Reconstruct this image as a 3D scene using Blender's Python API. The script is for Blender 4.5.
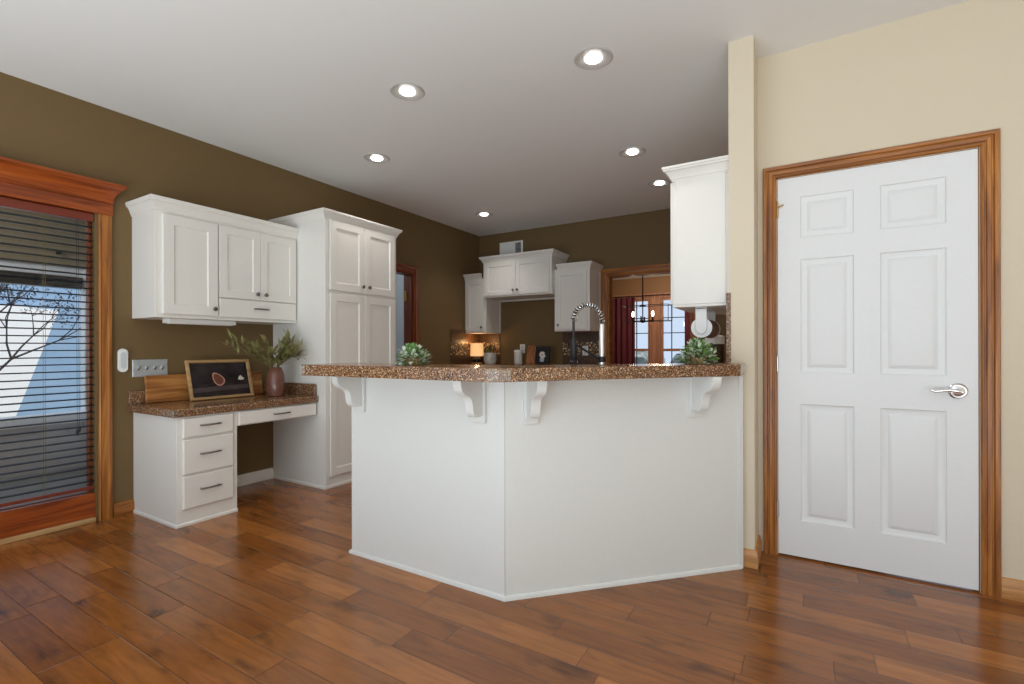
import bpy, bmesh, math, random
from mathutils import Vector, Matrix
R = random.Random(7)
S = bpy.context.scene
for o in list(bpy.data.objects): bpy.data.objects.remove(o, do_unlink=True)
COL = S.collection

# ---------------------------------------------------------------- camera
cam_d = bpy.data.cameras.new('camera'); cam = bpy.data.objects.new('camera', cam_d); COL.objects.link(cam)
cam_d.sensor_width = 36.0; cam_d.lens = 36.0*484/1024; cam_d.shift_y = 6/1024; cam_d.clip_start = .02
cam.location = (0, 0, 1.12); cam.rotation_euler = (Matrix.Rotation(math.radians(31.0), 3, 'Z') @ Matrix.Rotation(math.pi/2, 3, 'X') @ Matrix.Rotation(math.radians(-.13), 3, 'Z')).to_euler()
S.camera = cam
# ---------------------------------------------------------------- world, sun, lights, exposure
S.view_settings.view_transform = 'Standard'; S.view_settings.look = 'None'
S.view_settings.gamma = 1.0; S.view_settings.use_curve_mapping = False
S.view_settings.exposure = 0.0
S.cycles.use_denoising = True
S.cycles.max_bounces = 8; S.cycles.diffuse_bounces = 5; S.cycles.glossy_bounces = 4
S.cycles.transparent_max_bounces = 12; S.cycles.sample_clamp_indirect = 4.0
w = bpy.data.worlds.new('sky'); S.world = w; w.use_nodes = True
bg = w.node_tree.nodes['Background']; bg.inputs[0].default_value = (.66, .80, 1, 1); bg.inputs[1].default_value = 1.0
def light(name, kind, loc, energy, color=(1, 1, 1), aim=None, **kw):
    d = bpy.data.lights.new(name, kind); d.energy = energy; d.color = color
    for k, v in kw.items(): setattr(d, k, v)
    o = bpy.data.objects.new(name, d); COL.objects.link(o); o.location = loc
    if aim is not None: o.rotation_euler = (Vector(aim)-Vector(loc)).to_track_quat('-Z', 'Y').to_euler()
    return o
light('sun', 'SUN', (-3, 6, 9), 3.0, (1, .97, .93), aim=(-3-5.5, 6-5, 9-6.7), angle=.01)
# added area fill behind the camera for daylight of assumed windows, none built
light('rear_fill_light', 'AREA', (.3, -3.3, 1.45), 34, (.895, .965, .995), aim=(-.3, 3, 1.3), shape='RECTANGLE', size=5.0, size_y=2.3)
# added up-facing fill behind the camera, brightens the ceiling
light('ceiling_fill_light', 'AREA', (-.3, -1.7, .2), 245, (.845, .945, .965), aim=(-.3, -1.5, 3), shape='RECTANGLE', size=6.0, size_y=3.0)
light('dining_fill_light', 'POINT', (-2.2, 8.9, 2.2), 48, (1, .85, .65), shadow_soft_size=.2)  # added point light, apart from the chandelier, to brighten dining ceiling and wall
light('porch_fill_light', 'POINT', (-5.0, .3, 2.3), 26, (.9, .95, 1), shadow_soft_size=.15)  # unseen lamp added to brighten the porch knee wall and siding
light('hall_fill_light', 'POINT', (-4.9, 3.9, 2.3), 9, (.96, .97, 1), shadow_soft_size=.2)  # unseen lamp added to light the room past the left doorway

# ---------------------------------------------------------------- materials
def srgb(r, g, b):
    f = lambda c: (c/12.92 if c <= .04045 else ((c+.055)/1.055)**2.4)
    return (f(r/255), f(g/255), f(b/255), 1)
def new_mat(name):
    m = bpy.data.materials.new(name); m.use_nodes = True
    nt = m.node_tree; return m, nt, nt.nodes['Principled BSDF'], nt.links
def node(nt, t, **kw):
    n = nt.nodes.new(t)
    for k, v in kw.items():
        if k == 'op': n.operation = v
        elif k.startswith('i'): n.inputs[int(k[1:])].default_value = v
        else: setattr(n, k, v)
    return n
def ramp(nt, stops, interp='LINEAR'):
    n = nt.nodes.new('ShaderNodeValToRGB'); cr = n.color_ramp; cr.interpolation = interp
    while len(cr.elements) < len(stops): cr.elements.new(.5)
    for e, (p, c) in zip(cr.elements, stops): e.position = p; e.color = c
    return n
def plain(name, col, rough=.5, metal=0., bump=0., bscale=60., spec=.5, var=.04):
    m, nt, b, L = new_mat(name)
    b.inputs['Roughness'].default_value = rough; b.inputs['Metallic'].default_value = metal
    b.inputs['Specular IOR Level'].default_value = spec
    tc = node(nt, 'ShaderNodeTexCoord'); nz = node(nt, 'ShaderNodeTexNoise'); nz.inputs['Scale'].default_value = bscale
    nz.inputs['Detail'].default_value = 3
    L.new(tc.outputs['Object'], nz.inputs['Vector'])
    lo = tuple(c*(1-var) for c in col[:3])+(1,); hi = tuple(min(1, c*(1+var)) for c in col[:3])+(1,)
    r = ramp(nt, [(.3, lo), (.7, hi)]); L.new(nz.outputs['Fac'], r.inputs[0]); L.new(r.outputs[0], b.inputs['Base Color'])
    if bump:
        bp = node(nt, 'ShaderNodeBump'); bp.inputs['Strength'].default_value = bump; bp.inputs['Distance'].default_value = .002
        L.new(nz.outputs['Fac'], bp.inputs['Height']); L.new(bp.outputs[0], b.inputs['Normal'])
    return m
def wood(name, dark, mid, lite, axis, rough=.32, scale=1.0):
    m, nt, b, L = new_mat(name); b.inputs['Roughness'].default_value = rough
    tc = node(nt, 'ShaderNodeTexCoord'); mp = node(nt, 'ShaderNodeMapping')
    sc = [26*scale]*3; sc['xyz'.index(axis)] = 1.6*scale; mp.inputs['Scale'].default_value = sc
    L.new(tc.outputs['Object'], mp.inputs[0])
    n1 = node(nt, 'ShaderNodeTexNoise'); n1.inputs['Scale'].default_value = 1.0; n1.inputs['Detail'].default_value = 5; n1.inputs['Distortion'].default_value = 1.2
    L.new(mp.outputs[0], n1.inputs['Vector'])
    r = ramp(nt, [(.25, dark), (.5, mid), (.75, lite)]); L.new(n1.outputs['Fac'], r.inputs[0])
    L.new(r.outputs[0], b.inputs['Base Color'])
    bp = node(nt, 'ShaderNodeBump'); bp.inputs['Strength'].default_value = .12; bp.inputs['Distance'].default_value = .002
    L.new(n1.outputs['Fac'], bp.inputs['Height']); L.new(bp.outputs[0], b.inputs['Normal'])
    return m
def emit(name, col, strength):
    m, nt, b, L = new_mat(name); b.inputs['Base Color'].default_value = col
    b.inputs['Emission Color'].default_value = col; b.inputs['Emission Strength'].default_value = strength
    return m
def clear(name, tint=(1, 1, 1, 1), fac=.10, rough=.03):
    m, nt, b, L = new_mat(name); nt.nodes.remove(b)
    out = nt.nodes['Material Output']; t = node(nt, 'ShaderNodeBsdfTransparent'); t.inputs[0].default_value = tint
    g = node(nt, 'ShaderNodeBsdfGlossy'); g.inputs['Roughness'].default_value = rough
    lw = node(nt, 'ShaderNodeFresnel'); lw.inputs[0].default_value = 1.45
    mx = node(nt, 'ShaderNodeMixShader'); L.new(lw.outputs[0], mx.inputs[0]); L.new(t.outputs[0], mx.inputs[1]); L.new(g.outputs[0], mx.inputs[2])
    L.new(mx.outputs[0], out.inputs[0]); return m
def granite():
    m, nt, b, L = new_mat('speckled_brown_granite'); b.inputs['Roughness'].default_value = .16
    tc = node(nt, 'ShaderNodeTexCoord'); v = node(nt, 'ShaderNodeTexVoronoi'); v.inputs['Scale'].default_value = 250
    L.new(tc.outputs['Object'], v.inputs['Vector'])
    sp = node(nt, 'ShaderNodeSeparateColor'); L.new(v.outputs['Color'], sp.inputs[0])
    r = ramp(nt, [(0, srgb(62, 45, 35)), (.2, srgb(112, 78, 52)), (.45, srgb(142, 98, 62)), (.66, srgb(110, 82, 66)), (.82, srgb(176, 140, 106)), (.94, srgb(206, 180, 150))], 'CONSTANT')
    L.new(sp.outputs[0], r.inputs[0]); L.new(r.outputs[0], b.inputs['Base Color']); return m
def mosaic():
    m, nt, b, L = new_mat('mosaic_backsplash'); b.inputs['Roughness'].default_value = .4
    tc = node(nt, 'ShaderNodeTexCoord')
    mul = node(nt, 'ShaderNodeVectorMath', op='SCALE'); mul.inputs['Scale'].default_value = 58; L.new(tc.outputs['Object'], mul.inputs[0])
    fl = node(nt, 'ShaderNodeVectorMath', op='FLOOR'); L.new(mul.outputs[0], fl.inputs[0])
    wn = node(nt, 'ShaderNodeTexWhiteNoise'); L.new(fl.outputs[0], wn.inputs['Vector'])
    r = ramp(nt, [(0, srgb(58, 38, 22)), (.25, srgb(110, 80, 50)), (.5, srgb(150, 114, 74)), (.66, srgb(84, 74, 66)), (.8, srgb(190, 164, 124)), (.93, srgb(226, 212, 186))], 'CONSTANT')
    L.new(wn.outputs['Value'], r.inputs[0])
    v = node(nt, 'ShaderNodeTexVoronoi'); v.inputs['Scale'].default_value = 150; L.new(tc.outputs['Object'], v.inputs['Vector'])
    sp2 = node(nt, 'ShaderNodeSeparateColor'); L.new(v.outputs['Color'], sp2.inputs[0])
    r2 = ramp(nt, [(0, srgb(52, 37, 26)), (.5, srgb(78, 56, 38)), (1, srgb(104, 76, 52))]); L.new(sp2.outputs[0], r2.inputs[0])
    sx = node(nt, 'ShaderNodeSeparateXYZ'); L.new(tc.outputs['Object'], sx.inputs[0])
    a = node(nt, 'ShaderNodeMath', op='GREATER_THAN'); a.inputs[1].default_value = 1.03; L.new(sx.outputs['Z'], a.inputs[0])
    c = node(nt, 'ShaderNodeMath', op='LESS_THAN'); c.inputs[1].default_value = 1.20; L.new(sx.outputs['Z'], c.inputs[0])
    mm = node(nt, 'ShaderNodeMath', op='MULTIPLY'); L.new(a.outputs[0], mm.inputs[0]); L.new(c.outputs[0], mm.inputs[1])
    mx = node(nt, 'ShaderNodeMixRGB'); L.new(mm.outputs[0], mx.inputs[0]); L.new(r2.outputs[0], mx.inputs[1]); L.new(r.outputs[0], mx.inputs[2])
    L.new(mx.outputs[0], b.inputs['Base Color']); return m
def plank_floor():
    m, nt, b, L = new_mat('hand_scraped_plank_floor')
    M = lambda op, a, c=None: _m(nt, L, op, a, c)
    tc = node(nt, 'ShaderNodeTexCoord'); sx = node(nt, 'ShaderNodeSeparateXYZ'); L.new(tc.outputs['Object'], sx.inputs[0])
    yy = M('DIVIDE', M('SUBTRACT', sx.outputs['Y'], .953), .124); row = M('FLOOR', yy); fy = M('FRACT', yy)
    wr = node(nt, 'ShaderNodeTexWhiteNoise', noise_dimensions='1D'); L.new(row, wr.inputs['W'])
    wr2 = node(nt, 'ShaderNodeTexWhiteNoise', noise_dimensions='1D'); L.new(M('ADD', row, 77.3), wr2.inputs['W'])
    ln = M('ADD', M('MULTIPLY', wr2.outputs['Value'], .45), .5)
    xx = M('ADD', M('DIVIDE', sx.outputs['X'], ln), M('MULTIPLY', wr.outputs['Value'], 9.0)); colm = M('FLOOR', xx); fx = M('FRACT', xx)
    cv = node(nt, 'ShaderNodeCombineXYZ'); L.new(row, cv.inputs[0]); L.new(colm, cv.inputs[1])
    wp = node(nt, 'ShaderNodeTexWhiteNoise', noise_dimensions='2D'); L.new(cv.outputs[0], wp.inputs['Vector'])
    # grain along x
    gv = node(nt, 'ShaderNodeCombineXYZ')
    L.new(M('ADD', M('MULTIPLY', sx.outputs['X'], 1.0), M('MULTIPLY', wp.outputs['Value'], 40.0)), gv.inputs[0])
    L.new(M('MULTIPLY', sx.outputs['Y'], 9.0), gv.inputs[1])
    g = node(nt, 'ShaderNodeTexNoise'); g.inputs['Scale'].default_value = 3.2; g.inputs['Detail'].default_value = 7; g.inputs['Roughness'].default_value = .62; g.inputs['Distortion'].default_value = .9
    L.new(gv.outputs[0], g.inputs['Vector'])
    bv = node(nt, 'ShaderNodeCombineXYZ')
    L.new(M('ADD', M('MULTIPLY', sx.outputs['X'], 4.0), M('MULTIPLY', wp.outputs['Value'], 60.0)), bv.inputs[0]); L.new(M('MULTIPLY', sx.outputs['Y'], 11.0), bv.inputs[1])
    bl = node(nt, 'ShaderNodeTexNoise'); bl.inputs['Scale'].default_value = .8; bl.inputs['Detail'].default_value = 3; L.new(bv.outputs[0], bl.inputs['Vector'])
    base = ramp(nt, [(0, srgb(126, 74, 30)), (.35, srgb(138, 83, 35)), (.75, srgb(150, 93, 41)), (1, srgb(172, 111, 55))]); L.new(wp.outputs['Value'], base.inputs[0])
    gr = ramp(nt, [(.28, (.60, .56, .53, 1)), (.5, (.96, .92, .92, 1)), (.75, (1.25, 1.25, 1.25, 1))]); L.new(g.outputs['Fac'], gr.inputs[0])
    br = ramp(nt, [(.27, (.36, .34, .33, 1)), (.40, (.94, .94, .94, 1)), (.65, (1.10, 1.08, 1.04, 1))]); L.new(bl.outputs['Fac'], br.inputs[0])
    m1 = node(nt, 'ShaderNodeMixRGB', blend_type='MULTIPLY'); m1.inputs[0].default_value = .85; L.new(base.outputs[0], m1.inputs[1]); L.new(gr.outputs[0], m1.inputs[2])
    m2 = node(nt, 'ShaderNodeMixRGB', blend_type='MULTIPLY'); m2.inputs[0].default_value = .9; L.new(m1.outputs[0], m2.inputs[1]); L.new(br.outputs[0], m2.inputs[2])
    ey = M('MULTIPLY', M('MINIMUM', fy, M('SUBTRACT', 1.0, fy)), .124)
    ex = M('MULTIPLY', M('MINIMUM', fx, M('SUBTRACT', 1.0, fx)), ln)
    e = M('MINIMUM', ex, ey)
    seam = M('LESS_THAN', e, .0013)
    m3 = node(nt, 'ShaderNodeMixRGB'); L.new(M('MULTIPLY', seam, .75), m3.inputs[0]); L.new(m2.outputs[0], m3.inputs[1]); m3.inputs[2].default_value = srgb(48, 26, 14)
    L.new(m3.outputs[0], b.inputs['Base Color'])
    hb = M('ADD', M('MULTIPLY', M('MINIMUM', M('DIVIDE', e, .006), 1.0), .8), M('ADD', M('MULTIPLY', g.outputs['Fac'], .30), M('MULTIPLY', bl.outputs['Fac'], .6)))
    bp = node(nt, 'ShaderNodeBump'); bp.inputs['Strength'].default_value = .45; bp.inputs['Distance'].default_value = .0022
    L.new(hb, bp.inputs['Height']); L.new(bp.outputs[0], b.inputs['Normal'])
    rr = M('ADD', M('MULTIPLY', g.outputs['Fac'], .14), .13); L.new(rr, b.inputs['Roughness'])
    b.inputs['Specular IOR Level'].default_value = .6
    return m
def _m(nt, L, op, a, c=None):
    n = nt.nodes.new('ShaderNodeMath'); n.operation = op
    for i, v in enumerate((a, c)):
        if v is None: continue
        if isinstance(v, (int, float)): n.inputs[i].default_value = v
        else: L.new(v, n.inputs[i])
    return n.outputs[0]
D0, D1, D2 = srgb(90, 48, 12), srgb(152, 91, 31), srgb(192, 127, 56)
M = dict(
    white=plain('white_cabinet_paint', srgb(232, 229, 223), .38, var=.01),
    panel=plain('white_panel_paint', srgb(226, 227, 224), .5, var=.01),
    doorw=plain('white_door_paint', srgb(230, 231, 232), .45, var=.008),
    olive=plain('olive_brown_wall_paint', srgb(113, 90, 55), .7, bump=.15, bscale=220, var=.03),
    cream=plain('cream_wall_paint', srgb(217, 204, 181), .7, bump=.15, bscale=220, var=.015),
    tan=plain('tan_wall_paint', srgb(140, 104, 72), .7, var=.02),
    ceil=plain('flat_white_ceiling_paint', srgb(234, 234, 233), .85, bump=.3, bscale=300, var=.012),
    floor=plank_floor(), granite=granite(), mosaic=mosaic(),
    wx=wood('stained_oak_x', D0, D1, D2, 'x'), wy=wood('stained_oak_y', D0, D1, D2, 'y'), wz=wood('stained_oak_z', D0, D1, D2, 'z'),
    wbase_lit=wood('lit_stained_oak_x', srgb(140, 90, 40), srgb(190, 134, 74), srgb(214, 160, 98), 'x'), backlit_wood=wood('backlit_pinkish_wood', srgb(132, 86, 66), srgb(172, 122, 98), srgb(196, 150, 124), 'z'), wdz=wood('dark_stained_oak_z', srgb(70, 26, 8), srgb(118, 52, 18), srgb(150, 74, 28), 'z'), wdy=wood('dark_stained_oak_y', srgb(88, 34, 10), srgb(142, 64, 20), srgb(172, 88, 32), 'y'),  # baseboard oak painted in a lit tone, dining window wood in backlit pink
    wlt=wood('light_oak', srgb(150, 112, 70), srgb(184, 146, 98), srgb(206, 172, 124), 'y', .45),
    acacia=wood('acacia_wood', srgb(84, 46, 20), srgb(164, 104, 50), srgb(214, 160, 92), 'y', .4, .8),
    walnut=wood('walnut_wood', srgb(112, 66, 38), srgb(158, 102, 64), srgb(184, 128, 84), 'z', .45, 1.5),
    chrome=plain('polished_chrome', (.82, .82, .83, 1), .12, 1.0, var=.01),
    nickel=plain('brushed_nickel', (.62, .61, .6, 1), .28, 1.0, var=.02), trimring=plain('satin_grey_metal', (.60, .59, .57, 1), .4, .25, var=.02),
    pewter=plain('dark_pewter', (.24, .225, .21, 1), .28, .9, var=.05),
    steel=plain('brushed_steel', (.50, .54, .56, 1), .42, .45, var=.05),
    brass=plain('aged_brass', srgb(190, 150, 84), .3, 1.0),
    black=plain('black_plastic', srgb(26, 28, 33), .35),
    chiron=plain('matte_black_metal', srgb(20, 18, 18), .7), iron=plain('black_iron', srgb(22, 20, 20), .45, .4),
    slat=plain('espresso_blind', srgb(24, 18, 18), .4),
    valance=plain('mahogany_blind_rail', srgb(116, 46, 28), .35),
    wplast=plain('white_plastic', srgb(240, 240, 238), .35, var=.005),
    seethru=None, glass=clear('window_glass'),
    guard=None,
    vase=plain('reddish_brown_glaze', srgb(118, 76, 62), .16, bump=.1, bscale=25, var=.18),
    leaf=plain('olive_leaf', srgb(138, 134, 86), .5, bscale=14, var=.45),
    stem=plain('olive_stem', srgb(120, 104, 58), .6),
    succ=plain('green_leaf', srgb(96, 134, 66), .5, bscale=60, var=.35),
    succw=plain('pale_green_white_leaf', srgb(206, 216, 196), .5, bscale=60, var=.12),
    dkleaf=plain('dark_green_leaf', srgb(40, 56, 34), .5, bscale=60, var=.4),
    pot=plain('white_ceramic', srgb(226, 222, 214), .3),
    terracotta=plain('tan_ceramic', srgb(176, 140, 96), .5),
    art=plain('dark_photograph', srgb(44, 36, 37), .25, bscale=9, var=.5),
    rust=plain('rust_brown_tone', srgb(112, 60, 44), .4), pale=plain('pale_tone', srgb(226, 214, 200), .4, bscale=30),
    blush=plain('pinkish_tone', srgb(196, 146, 124), .4), shelf=plain('grey_violet_ink', srgb(74, 64, 64), .4, bscale=20, var=.3),
    shade=None, curtain=plain('maroon_curtain', srgb(92, 24, 40), .75, bscale=30, var=.12),
    porch=plain('beige_siding', srgb(146, 130, 104), .7), greysid=plain('grey_siding', srgb(202, 196, 190), .7),
    blusid=plain('pale_blue_siding_and_shade', srgb(140, 170, 200), .7), whsid=plain('white_siding', srgb(244, 244, 244), .7),
    bark=plain('dark_bark', srgb(44, 40, 46), .8, bscale=20, var=.2), lawn=plain('pale_lawn', srgb(150, 150, 120), .9, bscale=4, var=.2),
    hedge=plain('far_tree_leaf', srgb(150, 156, 150), .9, bscale=3, var=.4),
    hall=plain('pale_blue_grey_wall_paint', srgb(206, 214, 220), .7, var=.01),
    paper=plain('brown_paper', srgb(150, 118, 100), .8), conc=plain('porch_concrete', srgb(140, 138, 132), .8, bscale=10, var=.08),
    bulb=emit('lamp_lens', (1, .97, .92, 1), 14.0), candle=emit('candle_bulb', (1, .86, .7, 1), 25.0),
)
def lampshade():
    m, nt, b, L = new_mat('glowing_lampshade'); b.inputs['Base Color'].default_value = srgb(236, 200, 150)
    b.inputs['Emission Color'].default_value = (1, .55, .22, 1); b.inputs['Emission Strength'].default_value = .75; return m
M['shade'] = lampshade()
def guardm():
    m, nt, b, L = new_mat('clear_plastic'); b.inputs['Base Color'].default_value = srgb(226, 224, 218); b.inputs['Alpha'].default_value = .11
    b.inputs['Roughness'].default_value = .12; return m
M['guard'] = guardm()

# ---------------------------------------------------------------- mesh builder
def V(*a): return Vector(a)
class MB:
    def __init__(s): s.v = []; s.f = []
    def add(s, vs, fs, T=None):
        n = len(s.v); s.v += [(T @ Vector(v)) if T is not None else Vector(v) for v in vs]; s.f += [tuple(i+n for i in f) for f in fs]; return s
    def box(s, a, b, T=None):
        (x0, y0, z0), (x1, y1, z1) = a, b
        vs = [(x0, y0, z0), (x1, y0, z0), (x1, y1, z0), (x0, y1, z0), (x0, y0, z1), (x1, y0, z1), (x1, y1, z1), (x0, y1, z1)]
        return s.add(vs, [(0, 3, 2, 1), (4, 5, 6, 7), (0, 1, 5, 4), (1, 2, 6, 5), (2, 3, 7, 6), (3, 0, 4, 7)], T)
    def prism(s, poly, z0, z1, T=None):
        n = len(poly); vs = [(p[0], p[1], z0) for p in poly]+[(p[0], p[1], z1) for p in poly]
        return s.add(vs, [tuple(range(n-1, -1, -1)), tuple(range(n, 2*n))]+[(i, (i+1) % n, n+(i+1) % n, n+i) for i in range(n)], T)
    def loft(s, rings, cap=True, closed=True):
        n = len(rings[0]); vs = [p for r in rings for p in r]; fs = []
        for k in range(len(rings)-1):
            for i in range(n if closed else n-1):
                j = (i+1) % n; fs.append((k*n+i, k*n+j, (k+1)*n+j, (k+1)*n+i))
        if cap: fs += [tuple(range(n-1, -1, -1)), tuple(range((len(rings)-1)*n, len(rings)*n))]
        return s.add(vs, fs)
    def rect(s, P, u, v, n, w, h, prof, back=0.0):
        """rectangle in plane (u,v) swept through (inset, height along n) steps"""
        P, u, v, n = Vector(P), Vector(u), Vector(v), Vector(n)
        ring = lambda i, d: [P+u*i+v*i+n*d, P+u*(w-i)+v*i+n*d, P+u*(w-i)+v*(h-i)+n*d, P+u*i+v*(h-i)+n*d]
        return s.loft([ring(0, back)]+[ring(i, d) for i, d in prof])
    def tube(s, pts, r, k=10, cap=True):
        pts = [Vector(p) for p in pts]; rs = r if isinstance(r, (list, tuple)) else [r]*len(pts); rings = []
        t0 = (pts[1]-pts[0]).normalized(); a = t0.orthogonal().normalized()
        for i, p in enumerate(pts):
            t = (pts[min(i+1, len(pts)-1)]-pts[max(i-1, 0)]).normalized()
            a = (a-t*a.dot(t)).normalized(); b = t.cross(a)
            rings.append([p+(a*math.cos(2*math.pi*j/k)+b*math.sin(2*math.pi*j/k))*rs[i] for j in range(k)])
        return s.loft(rings, cap)
    def lathe(s, prof, c, axis=(0, 0, 1), k=24):
        c = Vector(c); ax = Vector(axis).normalized(); a = ax.orthogonal().normalized(); b = ax.cross(a)
        rings = [[c+ax*h+(a*math.cos(2*math.pi*j/k)+b*math.sin(2*math.pi*j/k))*max(r, 1e-4) for j in range(k)] for r, h in prof]
        return s.loft(rings)
    def sweep(s, path, N, prof, closed=False):
        """profile (a outward, b along N) mitred along path; outward = right of travel seen with N up"""
        N = Vector(N); path = [Vector(p) for p in path]; m = len(path); rings = []
        for i in range(m):
            ds = []
            if i > 0 or closed: ds.append((path[i]-path[i-1]).normalized())
            if i < m-1 or closed: ds.append((path[(i+1) % m]-path[i]).normalized())
            os_ = [d.cross(N) for d in ds]
            o = os_[0] if len(os_) == 1 else (os_[0]+os_[1])/(1+os_[0].dot(os_[1]))
            rings.append([path[i]+o*a+N*b for a, b in prof])
        return s.loft(rings)
    def build(s, name, mat, parent=None, bevel=0.0, angle=35):
        off = parent.get('_o', (0, 0, 0)) if parent is not None else (0, 0, 0)
        off = Vector(off)
        me = bpy.data.meshes.new(name); me.from_pydata([v-off for v in s.v], [], s.f); me.update()
        bm = bmesh.new(); bm.from_mesh(me); bmesh.ops.recalc_face_normals(bm, faces=bm.faces); bm.to_mesh(me); bm.free()
        me.shade_smooth(); me.set_sharp_from_angle(angle=math.radians(angle))
        me.materials.append(M[mat] if isinstance(mat, str) else mat)
        o = bpy.data.objects.new(name, me); COL.objects.link(o)
        if parent is not None: o.parent = parent; o['_o'] = tuple(off)
        if bevel:
            b = o.modifiers.new('soft_edges', 'BEVEL'); b.width = bevel; b.segments = 2; b.limit_method = 'ANGLE'; b.angle_limit = math.radians(40)
        return o
def thing(name, label, cat, loc, group=None):
    o = bpy.data.objects.new(name, None); COL.objects.link(o); o.location = loc; o['_o'] = tuple(loc); o.empty_display_size = .1
    o['label'] = label; o['category'] = cat
    if group: o['group'] = group
    return o
def tag(o, label, cat, group=None):
    o['label'] = label; o['category'] = cat
    if group: o['group'] = group
    return o
def struct(o, label, cat):
    o['kind'] = 'structure'; o['label'] = label; o['category'] = cat; return o
def sroot(name, label, cat, loc): return struct(thing(name, label, cat, loc), label, cat)
X, Y, Z = V(1, 0, 0), V(0, 1, 0), V(0, 0, 1)
W = -3.94          # left wall face
CE = 2.71        # ceiling
YD = 2.988        # wall with the white door
YB = 5.67         # back wall
PF = 2.745         # front of the stub wall
PL, PR = -.33, -.212

# ---------------------------------------------------------------- shell
struct(MB().box((-4.12, -3.6, -.1), (3.6, 10.5, 0)).build('floor', 'floor'), 'brown hand-scraped wood plank floor running through the rooms', 'floor')
struct(MB().box((-4.15, -3.6, CE), (3.6, YB+.12, CE+.12)).build('ceiling', 'ceil'), 'flat white ceiling above the kitchen and bar', 'ceiling')
wl = MB()
for y0, y1, z0, z1 in ((-3.6, -.45, 0, CE), (-.45, 1.30, 2.02, CE), (1.30, 3.45, 0, CE), (3.45, 4.28, 2.0, CE), (4.28, YB+.12, 0, CE)): wl.box((W-.12, y0, z0), (W, y1, z1))
struct(wl.build('wall_left', 'olive'), 'olive brown wall behind the desk and pantry', 'wall')
wb = MB()
for x0, x1, z0, z1 in ((W, -2.04, 0, CE), (-2.04, -1.06, 2.0, CE), (-1.06, PL, 0, CE)): wb.box((x0, YB, z0), (x1, YB+.12, z1))
struct(wb.build('wall_back', 'olive'), 'olive brown back wall behind three small white cabinets', 'wall')
wr = MB()
for x0, x1, z0, z1 in ((PR, -.118, 0, CE), (-.118, .69, 2.028, CE), (.69, 3.6, 0, CE)): wr.box((x0, YD, z0), (x1, YD+.12, z1))
struct(wr.build('wall_right', 'cream'), 'cream wall around the white six-panel door', 'wall')
struct(MB().box((PL, PF, 0), (PR, YB, CE)).build('wall_center', 'cream'), 'narrow cream wall end rising at the right end of the bar', 'wall')
struct(MB().box((3.5, -3.6, 0), (3.6, YD, CE)).build('wall_side', 'cream'), 'cream side wall of the living room', 'wall')

# six-panel door in its stained casing
d = sroot('door_1', 'white six-panel door in stained wood casing, closed', 'door', (.285, YD, 0))
dx0, dx1, dz0, dz1 = -.115, .685, .01, 2.024
sl = MB(); fy0, fy1 = YD-.004, YD+.034
cols = [(-.010, .222), (.328, .576)]; rows = [(.20, .82), (.985, 1.585), (1.70, 1.917)]
cx = [dx0, cols[0][0], cols[0][1], cols[1][0], cols[1][1], dx1]
for a, b in ((0, 1), (2, 3), (4, 5)): sl.box((cx[a], fy0, dz0), (cx[b], fy1, dz1))
for (a, b) in cols:
    zs = [dz0]+[q for r in rows for q in r]+[dz1]
    for i in range(0, len(zs), 2): sl.box((a, fy0, zs[i]), (b, fy1, zs[i+1]))
    for z0, z1 in rows:
        sl.rect((a, fy0, z0), X, Z, -Y, b-a, z1-z0, [(0, 0), (.003, -.006), (.012, -.010), (.03, -.0105), (.033, -.0085), (.048, -.002), (.05, -.0015)], back=-.03)
sl.build('slab', 'doorw', d, angle=25)
cs = [(0, 0), (0, .010), (.005, .016), (.010, .016), (.013, .009), (.018, .009), (.021, .014), (.034, .016), (.037, .010), (.042, .010), (.046, .02), (.060, .022), (.064, .017), (.064, 0)]
def casing(path, N, prof, leg, head, parent):
    m = MB(); m.sweep(path, N, prof); n = len(prof); rg = [m.v[k*n:(k+1)*n] for k in range(len(path))]
    for k in range(len(path)-1): MB().loft([rg[k], rg[k+1]]).build('casing_head' if k == 1 else 'casing_leg', head if k == 1 else leg, parent)
casing([(.693, YD, 0), (.693, YD, 2.031), (-.121, YD, 2.031), (-.121, YD, 0)], -Y, cs, 'wz', 'wx', d)
jb = MB().box((-.1185, YD, 0), (-.1155, YD+.1, 2.03)).box((.6865, YD, 0), (.6905, YD+.1, 2.03)).box((-.1185, YD, 2.0255), (.69, YD+.1, 2.0285))
jb.build('jamb', 'wz', d)
for hz in (1.86, 1.03, .25):
    h = MB().tube([(-.117, YD-.010, hz-.04), (-.117, YD-.010, hz+.04)], .006, 10).tube([(-.117, YD-.010, hz+.04), (-.117, YD-.010, hz+.048)], .0035, 8)
    if hz > 1.5: h.tube([(-.117, YD-.012, hz+.012), (-.105, YD-.018, hz+.016), (-.088, YD-.014, hz+.024)], .004, 8)
    h.build('hinge', 'brass' if hz > 1.5 else 'nickel', d)
ha = MB().lathe([(.036, 0), (.036, .004), (.033, .007), (.029, .0045), (.026, .0045), (.023, .010), (.013, .014), (.011, .05), (.0, .052)], (.615, YD-.004, .916), (0, -1, 0), 28)
ha.tube([(.615, YD-.052, .916), (.598, YD-.056, .919), (.575, YD-.056, .922), (.548, YD-.056, .918), (.525, YD-.056, .914), (.512, YD-.055, .919), (.514, YD-.053, .927)], [.011, .010, .0085, .0075, .0065, .006, .005], 12)
o = ha.build('lever_handle', 'chrome', d); o['label'] = 'chrome lever handle on a round plate'
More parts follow.
